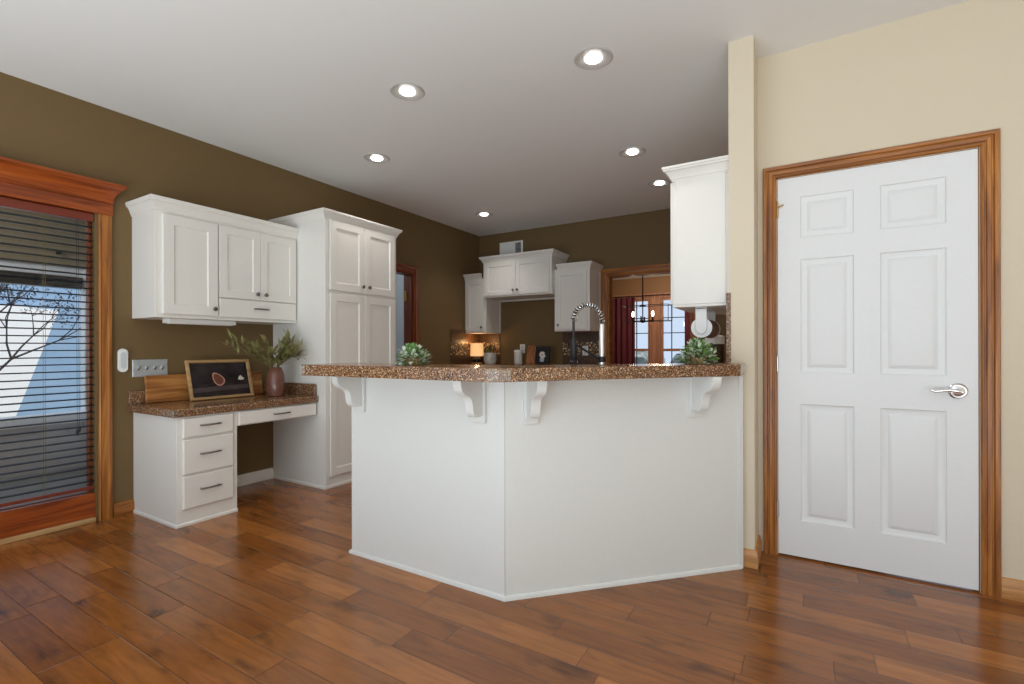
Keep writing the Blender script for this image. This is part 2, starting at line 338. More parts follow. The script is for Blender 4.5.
# baseboards
bbp = [(0, 0), (.016, 0), (.016, .062), (.012, .072), (.008, .085), (0, .09)]
struct(MB().sweep([(PL, PF, 0), (PR, PF, 0), (PR, YD, 0)], Z, bbp).build('baseboard_center', 'wbase_lit'), 'stained wood baseboard wrapping the foot of the narrow wall end', 'baseboard')
struct(MB().sweep([(.757, YD, 0), (3.5, YD, 0)], Z, bbp).build('baseboard_right', 'wbase_lit'), 'stained wood baseboard right of the white door', 'baseboard')
struct(MB().sweep([(W, 1.392, 0), (W, 1.51, 0)][::1], Z, bbp).build('baseboard_left', 'wy'), 'short stained wood baseboard between patio door and desk', 'baseboard')
struct(MB().sweep([(W, 1.9, 0), (W, 2.524, 0)], Z, bbp).build('baseboard_desk', 'white'), 'white baseboard on the wall under the desk', 'baseboard')

# patio door (window_1) with its casing, crown header and glass
wi = sroot('window_1', 'stained wood patio door with crown header, left edge of the photo', 'window', (W, .43, 0))
c2 = [(0, -.0), (0, .016), (.010, .02), (.018, .014), (.055, .016), (.063, .024), (.08, .024), (.084, .016), (.084, 0)]
c2b = [(a*.83, b) for a, b in c2]
MB().sweep([(W, 1.315, 0), (W, 1.315, 2.0)], X, c2b).sweep([(W, -.455, 2.0), (W, -.455, 0)], X, c2b).build('casing', 'wz', wi)
MB().box((W, -.55, 2.0), (W+.03, 1.387, 2.075)).build('head_board', 'wdy', wi, .003)
MB().box((W, -.55, 2.075), (W+.022, 1.37, 2.135)).sweep([(W, -.55, 2.135), (W+.022, -.55, 2.135), (W+.022, 1.37, 2.135), (W, 1.37, 2.135)], Z, [(0, -.06), (.012, -.06), (.017, -.05), (.02, -.02), (.028, .0), (.045, .02), (.06, .042), (.07, .048), (.072, .064), (0, .064)]).build('crown_header', 'wdy', wi)
sa = MB().box((W-.1, -.45, .03), (W-.045, 1.3, .19)).box((W-.1, 1.285, .19), (W-.05, 1.3, 2.015)).box((W-.1, -.45, .19), (W-.05, -.39, 2.015)).box((W-.1, -.39, 1.98), (W-.05, 1.285, 2.015))
sa.build('sash', 'wdy', wi, .003)
MB().box((W-.12, -.45, 0), (W+.012, 1.3, .03)).build('threshold', 'wlt', wi, .003)
MB().box((W-.045, -.45, .03), (W-.002, 1.3, .185)).build('bottom_rail', 'wdy', wi, .003)
MB().box((W-.078, -.39, .19), (W-.072, 1.285, 1.98)).build('glass', 'glass', wi)
# venetian blind in front of the glass
vb = thing('venetian_blind', 'dark wide-slat venetian blind half open in the patio door', 'blind', (W-.02, .43, 2.0))
MB().box((W-.046, -.43, 1.945), (W-.003, 1.297, 1.998)).build('head_rail', 'valance', vb, .003)
sm = MB(); z = .262
while z < 1.935:
    sm.loft([[V(W-.048+.0155*k-.0, yy, z+.0045*(1-((k-1.5)/1.5)**2)+h) for k, h in ((0, 0), (1, 0), (2, 0), (3, 0), (3, .0028), (2, .0028), (1, .0028), (0, .0028))] for yy in (-.42, 1.296)])
    z += .0445
sm.build('slats', 'slat', vb)
MB().box((W-.046, -.42, .212), (W-.004, 1.296, .232)).build('bottom_rail', 'valance', vb, .002)
for i, (y, dxx) in enumerate(((1.05, -.002), (1.06, -.002), (.3, -.002))):
    MB().tube([(W+dxx, y, 1.95), (W+dxx, y, .235)], .0011, 5).build('lift_cord', 'stem', vb)
for (y, zt) in ((1.215, .62), (1.205, .60)):
    MB().tube([(W+.001, y, 1.95), (W+.001, y+.004, zt)], .0011, 5).lathe([(.0, 0), (.006, .004), (.0085, .03), (.003, .04), (0, .04)], (W+.001, y+.004, zt-.03), (0, 0, 1), 10).build('tassel_cord', 'slat', vb)

# porch outside the patio door
struct(MB().box((-6.2, -3, -.12), (-4.12, 4.6, -.02)).build('floor_porch', 'conc'), 'grey concrete porch floor seen through the patio door', 'floor')
kw = MB().box((-6.12, -2, -.02), (-6.0, 2.06, .42)).build('wall_porch', 'greysid'); struct(kw, 'grey knee wall of the porch outside the patio door', 'wall')
pw = sroot('window_2', 'white framed porch window opening with dark rolled shade, seen through the blinds', 'window', (-6.06, .5, .42))
MB().box((-6.14, -2, .42), (-5.95, 2.04, .51)).build('sill', 'whsid', pw, .004)
MB().box((-6.1, 1.90, .51), (-6.0, 1.99, 1.9)).box((-6.1, -.3, .51), (-6.0, -.2, 1.9)).build('post', 'whsid', pw, .004)
MB().box((-6.08, -2, 1.70), (-5.97, 1.88, 1.81)).build('rolled_shade', 'black', pw, .01)
MB().box((-6.07, -2, 1.81), (-6.02, 2.04, 1.9)).build('header', 'whsid', pw)
sd = MB()
for k in range(6): sd.loft([[V(-6.0, yy, 1.9+.14*k), V(-5.985, yy, 1.9+.14*k), V(-6.0, yy, 2.04+.14*k), V(-6.06, yy, 2.04+.14*k), V(-6.06, yy, 1.9+.14*k)] for yy in (-2, 2.055)])
struct(sd.build('wall_porch_upper', 'porch'), 'beige lap siding above the porch window', 'wall')
struct(MB().box((-6.2, 2.06, -.02), (-4.12, 2.18, 2.7)).build('wall_porch_end', 'blusid'), 'pale blue end wall of the porch', 'wall')
kg = MB()
for k in range(10): kg.box((-6.001, -1.9+.4*k, 0), (-5.996, -1.89+.4*k, .42))
struct(kg.build('trim_1', 'greysid'), 'thin vertical battens on the porch knee wall', 'trim')
for k, (y, z) in enumerate(((.75, 2.02), (1.22, 2.02), (1.70, 2.02))):  # three small unlit porch lights, drawn as dark studs
    tag(MB().lathe([(.018, 0), (.018, .02), (.01, .045), (0, .05)], (-5.985, y, z), (1, 0, 0), 12).build('spotlight', 'black'), ['left', 'middle', 'right'][k]+'most dark hook on the beige porch siding', 'spotlight', 'spotlights on the porch siding')
struct(MB().box((-6.4, -3, 2.55), (-4.12, 2.2, 2.65)).build('ceiling_porch', 'porch'), 'beige boarded porch ceiling outside the patio door', 'ceiling')
# outside the porch: lawn, neighbour's wall, tree
struct(MB().box((-40, -20, -.4), (-6.2, 40, -.3)).build('floor_lawn', 'lawn'), 'pale lawn outside', 'ground')
hs = thing('neighbouring_house', 'house wall beyond the porch with sunlit white and shaded blue painted on', 'house', (-10, 2.6, -.3))
MB().prism([(1.2, -.3), (2.02, -.3), (2.62, 1.68), (1.2, 1.78)], 0, .15, Matrix(((0, 0, 1, -9.35), (1, 0, 0, 0), (0, 1, 0, 0), (0, 0, 0, 1)))).build('sunlit_patch', 'whsid', hs)  # sun patch on the house wall, shaped as a white slab
MB().box((-10.2, 1.3, -.3), (-9.4, 6.5, 3.4)).build('shaded_wall', 'blusid', hs)  # house wall in shade, the shade put into its blue colour
tr = thing('bare_tree', 'bare dark branching tree beyond the porch window', 'tree', (-7.4, 1.25, -.3))
tb = MB(); tl = MB()
def branch(p, dr, ln, r, n):
    q = p+dr*ln; tb.tube([p, p+dr*ln*.5+V(R.uniform(-.03, .03), R.uniform(-.03, .03), 0), q], [r, r*.8, r*.6], 6)
    if n == 0:
        for _ in range(6):
            c = q+V(R.uniform(-.12, .12), R.uniform(-.12, .12), R.uniform(-.12, .12)); a = V(R.uniform(-1, 1), R.uniform(-1, 1), R.uniform(-1, 1)).normalized(); b = a.orthogonal().normalized()
            tl.add([c-a*.02, c+b*.008, c+a*.02, c-b*.008], [(0, 1, 2, 3)])
        return
    for _ in range(3):
        nd = (dr+V(R.uniform(-.8, .8), R.uniform(-.8, .8), R.uniform(-.3, .5))).normalized(); branch(q, nd, ln*R.uniform(.55, .8), r*.58, n-1)
branch(V(-7.4, 1.38, -.3), V(0, .0, 1), .85, .035, 5)
tb.build('branches', 'bark', tr); tl.build('leaves', 'bark', tr)

# doorway in the left wall behind the pantry
tn = sroot('door_2', 'doorway with stained casing in the olive wall past the pantry', 'doorway', (W, 3.87, 0))
casing([(W, 4.28, 0), (W, 4.28, 2.0), (W, 3.45, 2.0), (W, 3.45, 0)], X, c2, 'wdz', 'wdy', tn)
MB().box((W-.12, 4.265, 0), (W, 4.2795, 1.985)).box((W-.12, 3.4505, 0), (W, 3.465, 1.985)).box((W-.12, 3.4505, 1.985), (W, 4.2795, 1.9995)).build('jamb', 'wdz', tn)
MB().box((W-.118, 4.258, 1.68), (W-.075, 4.2645, 1.80)).build('hinge', 'brass', tn)
struct(MB().box((-5.6, 2.9, 0), (-5.5, 5.2, 2.6)).box((-5.5, 5.1, 0), (W-.12, 5.2, 2.6)).box((-5.5, 2.8, 0), (W-.12, 2.9, 2.6)).box((-5.6, 2.9, 2.6), (W-.12, 5.2, 2.7)).box((-5.6, 2.8, -.1), (W-.12, 5.2, 0)).build('wall_hall', 'hall'), 'pale blue grey walls of the room past the left doorway', 'wall')
# dining-room doorway and room beyond
tn = sroot('door_3', 'wide stained wood doorway from kitchen to dining room', 'doorway', (-1.55, YB, 0))
casing([(-1.06, YB, 0), (-1.06, YB, 2.0), (-2.04, YB, 2.0), (-2.04, YB, 0)], -Y, c2, 'wz', 'wx', tn)
MB().box((-2.0395, YB, 0), (-2.022, YB+.12, 1.982)).box((-1.078, YB, 0), (-1.0605, YB+.12, 1.982)).box((-2.0395, YB, 1.982), (-1.0605, YB+.12, 1.9995)).build('jamb', 'wx', tn)
fx = MB()
for x0, x1, z0, z1 in ((-5, -3.75, 0, 2.618), (-3.75, -1.5, 0, .72), (-3.75, -1.5, 2.17, 2.618), (-1.5, .6, 0, 2.618)): fx.box((x0, 10.35, z0), (x1, 10.47, z1))
struct(fx.build('wall_dining', 'tan'), 'tan far wall of the dining room', 'wall')
struct(MB().box((-5.1, YB+.12, 0), (-5, 10.47, 2.618)).box((.6, YB+.12, 0), (.7, 10.47, 2.618)).box((-5, YB+.12, 0), (W-.12, YB+.24, 2.618)).box((PL, YB, 0), (.6, YB+.12, CE)).build('wall_dining_sides', 'tan'), 'tan side walls of the dining room', 'wall')
struct(MB().box((-5.1, YB+.12, 2.62), (.7, 10.5, CE+.1)).build('ceiling_dining', 'ceil'), 'white dining room ceiling', 'ceiling')
struct(MB().box((-5.1, YB+.12, -.1), (W-.12, 10.5, 0)).build('floor_dining', 'floor'), 'plank floor corner of the dining room', 'floor')
w3 = sroot('window_3', 'paired dining room windows in stained wood with dark muntins', 'window', (-2.6, 10.35, .72))
MB().sweep([(-3.75, 10.35, .72), (-3.75, 10.35, 2.17), (-1.5, 10.35, 2.17), (-1.5, 10.35, .72)][::-1], -Y, [(0, 0), (0, .02), (.1, .02), (.1, 0)]).box((-3.8, 10.29, .66), (-1.45, 10.35, .72)).build('casing', 'backlit_wood', w3)
MB().box((-2.79, 10.33, .72), (-2.57, 10.45, 2.17)).build('mullion', 'backlit_wood', w3, .004)
for (a, b, xs) in ((-3.75, -2.79, (-3.27, -3.09)), (-2.57, -1.5, (-2.35, -1.95))):
    f = MB()
    for x0, x1, z0, z1 in ((a, a+.05, .72, 2.17), (b-.05, b, .72, 2.17), (a+.05, b-.05, 2.12, 2.17), (a+.05, b-.05, .72, .77), (a+.05, b-.05, 1.045, 1.1)): f.box((x0, 10.38, z0), (x1, 10.43, z1))
    g_ = MB()
    for zz in (1.43, 1.75): g_.box((a+.05, 10.395, zz-.009), (b-.05, 10.415, zz+.009))
    for xx in xs: g_.box((xx-.009, 10.396, .77), (xx+.009, 10.414, 2.12))
    f.build('sash', 'backlit_wood', w3); g_.build('muntins', 'iron', w3); MB().box((a+.05, 10.402, .77), (b-.05, 10.408, 2.12)).build('pane', 'glass', w3)
def curtain(x0, x1, label):
    n = max(10, int((x1-x0)/.022)); fr = [V(x0+(x1-x0)*i/n, 10.25+.03*math.sin(i*1.15)+.008*math.sin(i*.37), 0) for i in range(n+1)]
    ring = lambda z, k: [V(p.x, p.y*1, z) for p in fr]+[V(p.x, p.y+.006, z) for p in reversed(fr)]
    tag(MB().loft([ring(.02, 1), ring(1.1, 1), ring(2.2, 1)]).build('curtain', 'curtain', angle=80), label, 'curtain', 'maroon dining room curtains')
curtain(-3.68, -3.08, 'pleated maroon curtain left of the dining room window')
curtain(-2.06, -1.45, 'pleated maroon curtain right of the dining room window')
rd = thing('curtain_rod', 'thin dark curtain rod over the dining room window', 'rod', (-2.6, 10.25, 2.215))
MB().tube([(-3.75, 10.25, 2.222), (-1.4, 10.25, 2.222)], .012, 10).build('pole', 'iron', rd)
for x in (-3.77, -1.38): MB().lathe([(0, -.03), (.02, -.02), (.026, 0), (.02, .02), (0, .03)], (x, 10.25, 2.222), (1, 0, 0), 14).build('finial', 'nickel', rd)
for x in (-3.7, -1.43): MB().box((x-.008, 10.25, 2.214), (x+.008, 10.35, 2.23)).build('bracket', 'iron', rd)
struct(MB().box((-40, 11.5, -.4), (30, 45, -.3)).build('floor_garden', 'lawn'), 'pale garden ground beyond the dining window', 'ground')
for k, (x, y, r) in enumerate(((-11.5, 30, 2.1), (-8.2, 28, 1.6), (-5.4, 31, 2.0), (-13.5, 33, 2.4))):
    t = thing('garden_tree', ['grey-green round tree, left of those beyond the dining window', 'grey-green tree in the middle of the dining window view', 'grey-green tree, right of those beyond the dining window', 'grey-green tree, farthest left beyond the dining window'][k], 'tree', (x, y, -.3), 'trees beyond the dining window')
    c = MB()
    for _ in range(26):
        a = V(R.gauss(0, 1), R.gauss(0, 1), R.gauss(0, 1)).normalized()*r*.55; q = V(x, y, .15)+V(a.x, a.y, abs(a.z)*.35)
        c.lathe([(0, -.5), (.5, -.3), (.7, 0), (.5, .3), (0, .5)], q, (R.uniform(-1, 1), R.uniform(-1, 1), 1), 8)
    c.build('crown', 'hedge', t); MB().tube([(x, y, -.3), (x, y, .8)], .12, 8).build('trunk', 'bark', t)
# chandelier
ch = thing('chandelier', 'black open-frame chandelier hanging in the dining room', 'chandelier', (-2.36, 8.3, 2.62))
MB().lathe([(0, 0), (.06, 0), (.06, -.02), (.01, -.03), (0, -.03)], (-2.36, 8.3, 2.62), (0, 0, 1), 16).build('canopy', 'chiron', ch)
MB().tube([(-2.36, 8.3, 2.62-.03), (-2.36, 8.3, 1.84)], .011, 8).lathe([(0, 0), (.05, .01), (.05, .03), (0, .05)], (-2.36, 8.3, 1.82), (0, 0, 1), 14).build('rod', 'chiron', ch)
fr = MB(); xa, xb, ya, yb_, za, zb = -2.70, -1.90, 8.16, 8.44, 1.575, 1.84
for zz in (za, zb): fr.tube([(xa, ya, zz), (xb, ya, zz)], .006, 6).tube([(xa, yb_, zz), (xb, yb_, zz)], .006, 6).tube([(xa, ya, zz), (xa, yb_, zz)], .006, 6).tube([(xb, ya, zz), (xb, yb_, zz)], .006, 6)
for xx in (xa, xb):
    for yy in (ya, yb_): fr.tube([(xx, yy, za), (xx, yy, zb)], .006, 6)
fr.tube([(-2.36, 8.3, za), (-2.36, 8.3, zb)], .01, 8).tube([(-2.36, ya, zb), (-2.36, yb_, zb)], .006, 6)
fr.build('cage', 'chiron', ch)
MB().lathe([(0, 0), (.04, .01), (.05, .03), (0, .05)], (-2.36, 8.3, za-.03), (0, 0, 1), 14).tube([(-2.53, 8.3, za+.0), (-2.36, 8.3, za-.012), (-2.19, 8.3, za)], .008, 8).tube([(-2.36, 8.2, za), (-2.36, 8.4, za)], .008, 8).build('arms', 'chiron', ch)
for dx, dy in ((-.17, 0), (.17, 0), (0, -.1), (0, .1)):
    c = MB().lathe([(0, 0), (.022, .002), (.014, .02), (.014, .08), (0, .08)], (-2.36+dx, 8.3+dy, za), (0, 0, 1), 12).build('candle', 'chiron', ch)
    if dx: MB().lathe([(0, 0), (.014, .012), (.02, .04), (.012, .075), (0, .1)], (-2.36+dx, 8.3+dy, za+.08), (0, 0, 1), 12).build('bulb', 'candle', c)

# ---------------------------------------------------------------- recessed ceiling lights
LP = [(-2.127, 2.27), (-.997, 2.546), (-3.094, 2.93), (-1.2, 3.93), (-1.2, 4.81), (-3.29, 4.83)]
LL = ['round recessed ceiling light left of the largest one, above the bar', 'largest round recessed ceiling light, nearest the cream wall end', 'round recessed ceiling light above the pantry side', 'round recessed ceiling light just left of the right wall cabinet top', 'round recessed ceiling light touching the crown of the right cabinet', 'smallest round recessed ceiling light, in the far left kitchen corner']
t0 = thing('ceiling_light', LL[0], 'ceiling light', (0, 0, CE), 'recessed kitchen ceiling lights')
MB().lathe([(.047, -.001), (.105, -.001), (.106, -.004), (.100, -.008), (.051, -.003), (.047, -.002)], (0, 0, CE), (0, 0, 1), 36).build('trim_ring', 'trimring', t0)
MB().lathe([(0, -.002), (.046, -.002), (.046, -.006), (.037, -.012), (.02, -.015), (0, -.016)], (.0, 0, CE), (0, 0, 1), 28).build('lens', 'bulb', t0)
def copy_tree(o, parent=None):
    c = o.copy(); COL.objects.link(c)
    if parent is not None: c.parent = parent
    for k in list(o.children): copy_tree(k, c)
    return c
for i, (x, y) in enumerate(LP):
    t = t0 if i == 0 else copy_tree(t0)
    x, y = x*.985, y*.985; t.location = (x, y, CE); t['label'] = LL[i]
    light('downlight', 'SPOT', (x, y, CE-.03), 20, (1, .95, .89), aim=(x, y, 0), spot_size=math.radians(112), spot_blend=.8, shadow_soft_size=.06)

# ---------------------------------------------------------------- cabinet pieces
def shaker(parent, name, P, u, n, w, h, fr=.055, mat='white'):
    """shaker door/drawer front: P lower-left on the cabinet face, n outward"""
    return MB().rect(P, u, Z, n, w, h, [(0, .017), (.002, .019), (fr, .019), (fr+.006, .011)], back=.0015).build(name, mat, parent, angle=25)
def flat(parent, name, P, u, n, w, h):
    return MB().rect(P, u, Z, n, w, h, [(0, .015), (.004, .019)], back=.0015).build(name, 'white', parent, angle=25)
def knob(parent, p, n):
    return MB().lathe([(.007, 0), (.007, .010), (.009, .013), (.015, .017), (.016, .022), (.013, .027), (.005, .029), (0, .029)], Vector(p), n, 16).build('knob', 'pewter', parent)
def pull(parent, p, u, n, ln=.10):
    p, u, n = Vector(p), Vector(u), Vector(n)
    b = MB().tube([p-u*ln/2, p-u*ln/2+n*.022], .0045, 8).tube([p+u*ln/2, p+u*ln/2+n*.022], .0045, 8)
    b.tube([p-u*ln*.62+n*.020, p-u*ln*.5+n*.024, p+n*.029, p+u*ln*.5+n*.024, p+u*ln*.62+n*.020], [.003, .0055, .006, .0055, .003], 10)
    return b.build('handle', 'pewter', parent)
CRP = [(0, 0), (.006, 0), (.006, .010), (.011, .013), (.018, .032), (.034, .056), (.040, .060), (.046, .060), (.046, .069), (.052, .075), (.052, .088), (0, .088)]
def crown(parent, path, sx=1.0, sz=1.0):
    return MB().sweep(path, Z, [(a*sx, b*sz) for a, b in CRP]).build('crown_molding', 'white', parent, angle=22)

# upper cabinets over the desk (two units), faces towards +x
UF = -3.61; uz0, uz1 = 1.327, 2.03; ya, ym, yb = 1.502, 1.895, 2.526
c = thing('wall_cabinet', 'white single-door wall cabinet above the desk, beside the patio door', 'cabinet', (W, ya, uz0), 'white wall cabinets above the desk')
MB().box((W, ya, uz0), (UF, ym-.001, uz1)).build('carcass', 'white', c, .002)
dd = shaker(c, 'door', (UF, ya+.04, uz0+.025), Y, X, ym-ya-.045, uz1-uz0-.045, .065); knob(dd, (UF+.019, ym-.035, uz0+.075), X)
crown(c, [(W, ya, 2.025), (UF, ya, 2.025), (UF, ym-.001, 2.025)], .72)
c = thing('wall_cabinet', 'white double-door wall cabinet with a drawer below, above the desk beside the pantry', 'cabinet', (W, ym, uz0), 'white wall cabinets above the desk')
MB().box((W, ym, uz0), (UF, yb, uz1)).build('carcass', 'white', c, .002)
wd = (yb-ym-.02)/2
for k in (0, 1):
    dd = shaker(c, 'door', (UF, ym+.006+k*(wd+.003), 1.492), Y, X, wd, uz1-.02-1.492, .055)
    knob(dd, (UF+.019, ym+.006+wd+(-.032 if k == 0 else .035), 1.535), X)
dd = flat(c, 'drawer', (UF, ym+.006, uz0+.022), Y, X, 2*wd+.003, .135); pull(dd, (UF+.019, ym+.006+wd, uz0+.095), Y, X)
crown(c, [(UF, ym-.001, 2.025), (UF, yb, 2.025)], .72)
ul = thing('under_cabinet_light', 'slim white light bar under the desk wall cabinets', 'light bar', (-3.75, 1.85, 1.29))
MB().box((-3.79, 1.62, 1.297), (-3.70, 2.08, uz0)).build('housing', 'wplast', ul, .004)
MB().box((-3.775, 1.64, 1.2935), (-3.715, 2.06, 1.297)).build('diffuser', 'wplast', ul)

# tall pantry
PX = -3.252; p0, p1 = 2.528, 3.315
c = thing('pantry_cabinet', 'tall white four-door pantry cabinet right of the desk', 'cabinet', (W, p0, 0))
MB().box((W+.004, p0, 0), (PX, p1, 2.17)).build('carcass', 'white', c, .002)
MB().sweep([(W+.004, p0, 0), (PX, p0, 0), (PX, p1, 0)], Z, [(0, 0), (.007, 0), (.007, .018), (0, .024)]).build('base_trim', 'white', c)
MB().box((PX, p0, .03), (PX+.006, p0+.035, 2.15)).build('face_stile', 'white', c, .001)
wd = (p1-p0-.075)/2
for k in (0, 1):
    yy = p0+.04+k*(wd+.003)
    dd = shaker(c, 'door', (PX, yy, 1.59), Y, X, wd, .565, .06); knob(dd, (PX+.019, p0+.04+wd+(-.034 if k == 0 else .037), 1.645), X)
    dd = shaker(c, 'door', (PX, yy, .095), Y, X, wd, 1.47, .06); knob(dd, (PX+.019, p0+.04+wd+(-.034 if k == 0 else .037), .985), X)
crown(c, [(W+.004, p0, 2.145), (PX, p0, 2.145), (PX, p1, 2.145), (W+.004, p1, 2.145)], .8, .9)

# desk: drawer base, pencil drawer, worktop
DF = -3.347; d0, d1 = 1.508, 1.885
c = thing('drawer_cabinet', 'white three-drawer base cabinet under the left end of the desk', 'cabinet', (W, d0, 0))
MB().box((W, d0, 0), (DF, d1, .69)).build('carcass', 'white', c, .002)
MB().sweep([(W, d0, 0), (DF, d0, 0), (DF, d1, 0)], Z, [(0, 0), (.008, 0), (.008, .014), (0, .022)]).build('base_trim', 'white', c)
for z0, z1 in ((.558, .678), (.326, .545), (.108, .313)):
    dd = flat(c, 'drawer', (DF, d0+.032, z0), Y, X, .31, z1-z0); pull(dd, (DF+.019, d0+.187, (z0+z1)/2+.01), Y, X, .11)
c = thing('pencil_drawer_unit', 'white shallow pencil drawer spanning the desk knee space', 'drawer', (W, d1, .59))
MB().box((W+.05, d1+.001, .585), (DF, p0-.008, .69)).build('apron', 'white', c, .002)
dd = flat(c, 'drawer', (DF, d1+.006, .592), Y, X, p0-d1-.03, .09); pull(dd, (DF+.019, 2.2, .64), Y, X, .11)
c = thing('desk_worktop', 'speckled brown granite worktop of the built-in desk', 'worktop', (W, 2.0, .69))
MB().box((W, 1.478, .691), (-3.322, p0-.008, .742)).build('slab', 'granite', c, .006)
MB().box((W, 1.478, .742), (W+.022, p0-.008, .83)).build('backsplash', 'granite', c, .003)
MB().box((W+.022, p0-.03, .742), (-3.345, p0-.008, .835)).build('side_splash', 'granite', c, .003)
MB().box((-3.44, 1.474, .688), (-3.318, 1.478, .738)).box((-3.322, 1.474, .688), (-3.318, 1.508, .738)).build('corner_guard', 'guard', c)

# things on the desk
cb = MB()
def slant(mb, x0, z0, x1, z1, y0, y1, t, xin=0):
    """thin slab leaning from (x0,z0) to (x1,z1), thickness t towards +x"""
    dr = V(x1-x0, 0, z1-z0).normalized(); nn = V(dr.z, 0, -dr.x)*t
    a, b = V(x0, 0, z0), V(x1, 0, z1)
    return mb.loft([[V(p.x, y, p.z) for p in (a, b, b+nn, a+nn)] for y in (y0, y1)])
slant(cb, W+.040, .7425, W+.024, .932, 1.562, 2.40, .024)
tag(cb.build('cutting_board', 'acacia', None, .004), 'long golden wood board standing behind the dark framed picture', 'board')
fr = thing('picture_frame', 'dark photograph in a slim oak frame leaning on the desk', 'picture', (-3.765, 2.03, .742))
q0, q1 = 1.785, 2.25; hgt = .30; lean = math.radians(16)
u = Y; v = V(-math.sin(lean), 0, math.cos(lean)); nn = V(math.cos(lean), 0, math.sin(lean)); P = V(-3.765, q0, .7425)
f = MB(); wid = q1-q0
f.rect(P, u, v, nn, wid, hgt, [(0, .018), (.002, .02), (.018, .02), (.02, .014), (.022, .006)], back=0.0).build('frame', 'wlt', fr, angle=25)
pc = MB().rect(P+u*.0225+v*.0225, u, v, nn, wid-.045, hgt-.045, [(0, .0075)], back=.0065).build('picture', 'art', fr)
def motif(name, pts, mat, d): MB().loft([[P+u*(a*wid)+v*(b*hgt)+nn*h for a, b in pts] for h in (.0076, d)]).build(name, mat, pc)
leafo = [(.46+.085*math.cos(t)*(1 if math.cos(t) < 0 else 1.15)-.03*math.sin(t), .50+.17*math.sin(t)*(1-.25*math.cos(t))) for t in [2*math.pi*i/20 for i in range(20)]]  # leaf-shaped and pale patches laid flat on the dark picture
motif('leaf_outline', leafo, 'blush', .0080)
motif('leaf_fill', [(.46+(a-.46)*.8, .5+(b-.5)*.82) for a, b in leafo], 'rust', .0084)
motif('pale_patch', [(.775, .47), (.80, .55), (.83, .58), (.86, .52), (.885, .49), (.86, .455), (.82, .45)], 'pale', .0080)
motif('shelf_line', [(.06, .30), (.94, .34), (.94, .23), (.06, .18)], 'shelf', .0078)
vs = thing('vase', 'reddish brown glazed vase of olive branches on the desk', 'vase', (-3.6, 2.335, .742))
vc = V(-3.6, 2.335, .7425)
MB().lathe([(0, 0), (.056, 0), (.062, .006), (.067, .05), (.068, .11), (.064, .165), (.053, .2), (.045, .21), (.047, .222), (.049, .226), (.043, .226), (.04, .212), (.05, .18), (.055, .02), (0, .015)], vc, (0, 0, 1), 32).build('pot', 'vase', vs)
st = MB(); lf = MB()
def leafblade(mb, p, d, up, ln, wd_):
    d = d.normalized(); s = d.cross(up); s = s.normalized() if s.length > 1e-4 else d.orthogonal().normalized(); k = s.cross(d).normalized()
    vs_ = []; fs = []
    for i, (t, ww, b) in enumerate(((0, .1, 0), (.25, .75, .02), (.5, 1, .03), (.78, .65, .015), (1, .06, -.02))):
        c_ = p+d*ln*t+k*ln*b; vs_ += [c_-s*wd_*ww*.5+k*wd_*.15*ww, c_, c_+s*wd_*ww*.5+k*wd_*.15*ww]
        if i: n_ = 3*(i-1); fs += [(n_, n_+1, n_+4, n_+3), (n_+1, n_+2, n_+5, n_+4)]
    mb.add(vs_, fs)
for k in range(24):
    side = (-1)**k; az = R.uniform(-1, 1)
    tgt = V(R.uniform(-.13, .24), (R.uniform(.03, .125) if k % 3 else -R.uniform(.10, .36)), R.uniform(.10, .26) if k % 3 else R.uniform(.12, .27))
    a = vc+V(R.uniform(-.02, .02), R.uniform(-.02, .02), .12); m1 = vc+V(tgt.x*.15, tgt.y*.15, .24); e = vc+V(0, 0, .2)+tgt; m2 = (m1+e)/2+V(0, 0, .04)
    pts = [a, m1, m2, e]; st.tube(pts, [.0025, .0022, .0018, .001], 6)
    for t in [i/9 for i in range(2, 10)]:
        q = m1.lerp(m2, (t-.2)/.4) if t < .6 else m2.lerp(e, (t-.6)/.4); dr = (e-m1).normalized()
        for s_ in (-1, 1):
            dv = dr+V(R.uniform(-.6, .6), R.uniform(-.7, .7), R.uniform(-.5, .6)); dn = dv.normalized(); ll = R.uniform(.065, .105)
            if (q+dn*ll).x < W+.02: dv = V(.9, dn.y, dn.z); dn = dv.normalized()
            if q.y > 2.45: continue
            if (q+dn*ll).y > 2.462: ll = min(ll, .6*(2.462-q.y)/max(dn.y, .05)); ll = max(ll, .02)
            leafblade(lf, q, dv, V(0, 0, 1), ll, R.uniform(.015, .022))
st.build('stems', 'stem', vs); lf.build('leaves', 'leaf', vs, angle=60)
# on the wall by the patio door
t = thing('door_chime_sensor', 'white oval wall sensor beside the patio door casing', 'sensor', (W, 1.447, 1.04))
def oval(y, z, hw, hh): return [(y+hw*math.cos(a), z+(hh-hw)*(1 if math.sin(a) >= 0 else -1)+hw*math.sin(a)) for a in [2*math.pi*i/32+.01 for i in range(32)]]
MB().loft([[V(W+h, a, b) for a, b in oval(1.447, 1.042, .029*s_, .08*s_ if s_ == 1 else .08-.029*(1-s_))] for h, s_ in ((0, 1), (.012, 1), (.016, .88))]).build('body', 'wplast', t)
MB().loft([[V(W+h, a, b) for a, b in oval(1.447, 1.042, .017, .055)] for h in (.016, .0175)]).build('face_panel', 'hall', t)
t = thing('switch_plate', 'steel four-gang toggle switch plate above the desk', 'switch', (W, 1.61, .985))
MB().rect((W, 1.502, .925), Y, Z, X, .215, .12, [(0, .004), (.004, .007)]).build('plate', 'steel', t)
for k in range(4):
    MB().loft([[V(W+.007, 1.536+.0485*k+a, .985+b) for a, b in ((-.006, -.012), (.006, -.012), (.006, .012), (-.006, .012))], [V(W+.022, 1.536+.0485*k+a, .995+b) for a, b in ((-.004, -.005), (.004, -.005), (.004, .005), (-.004, .005))]]).build('toggle', 'nickel', t)

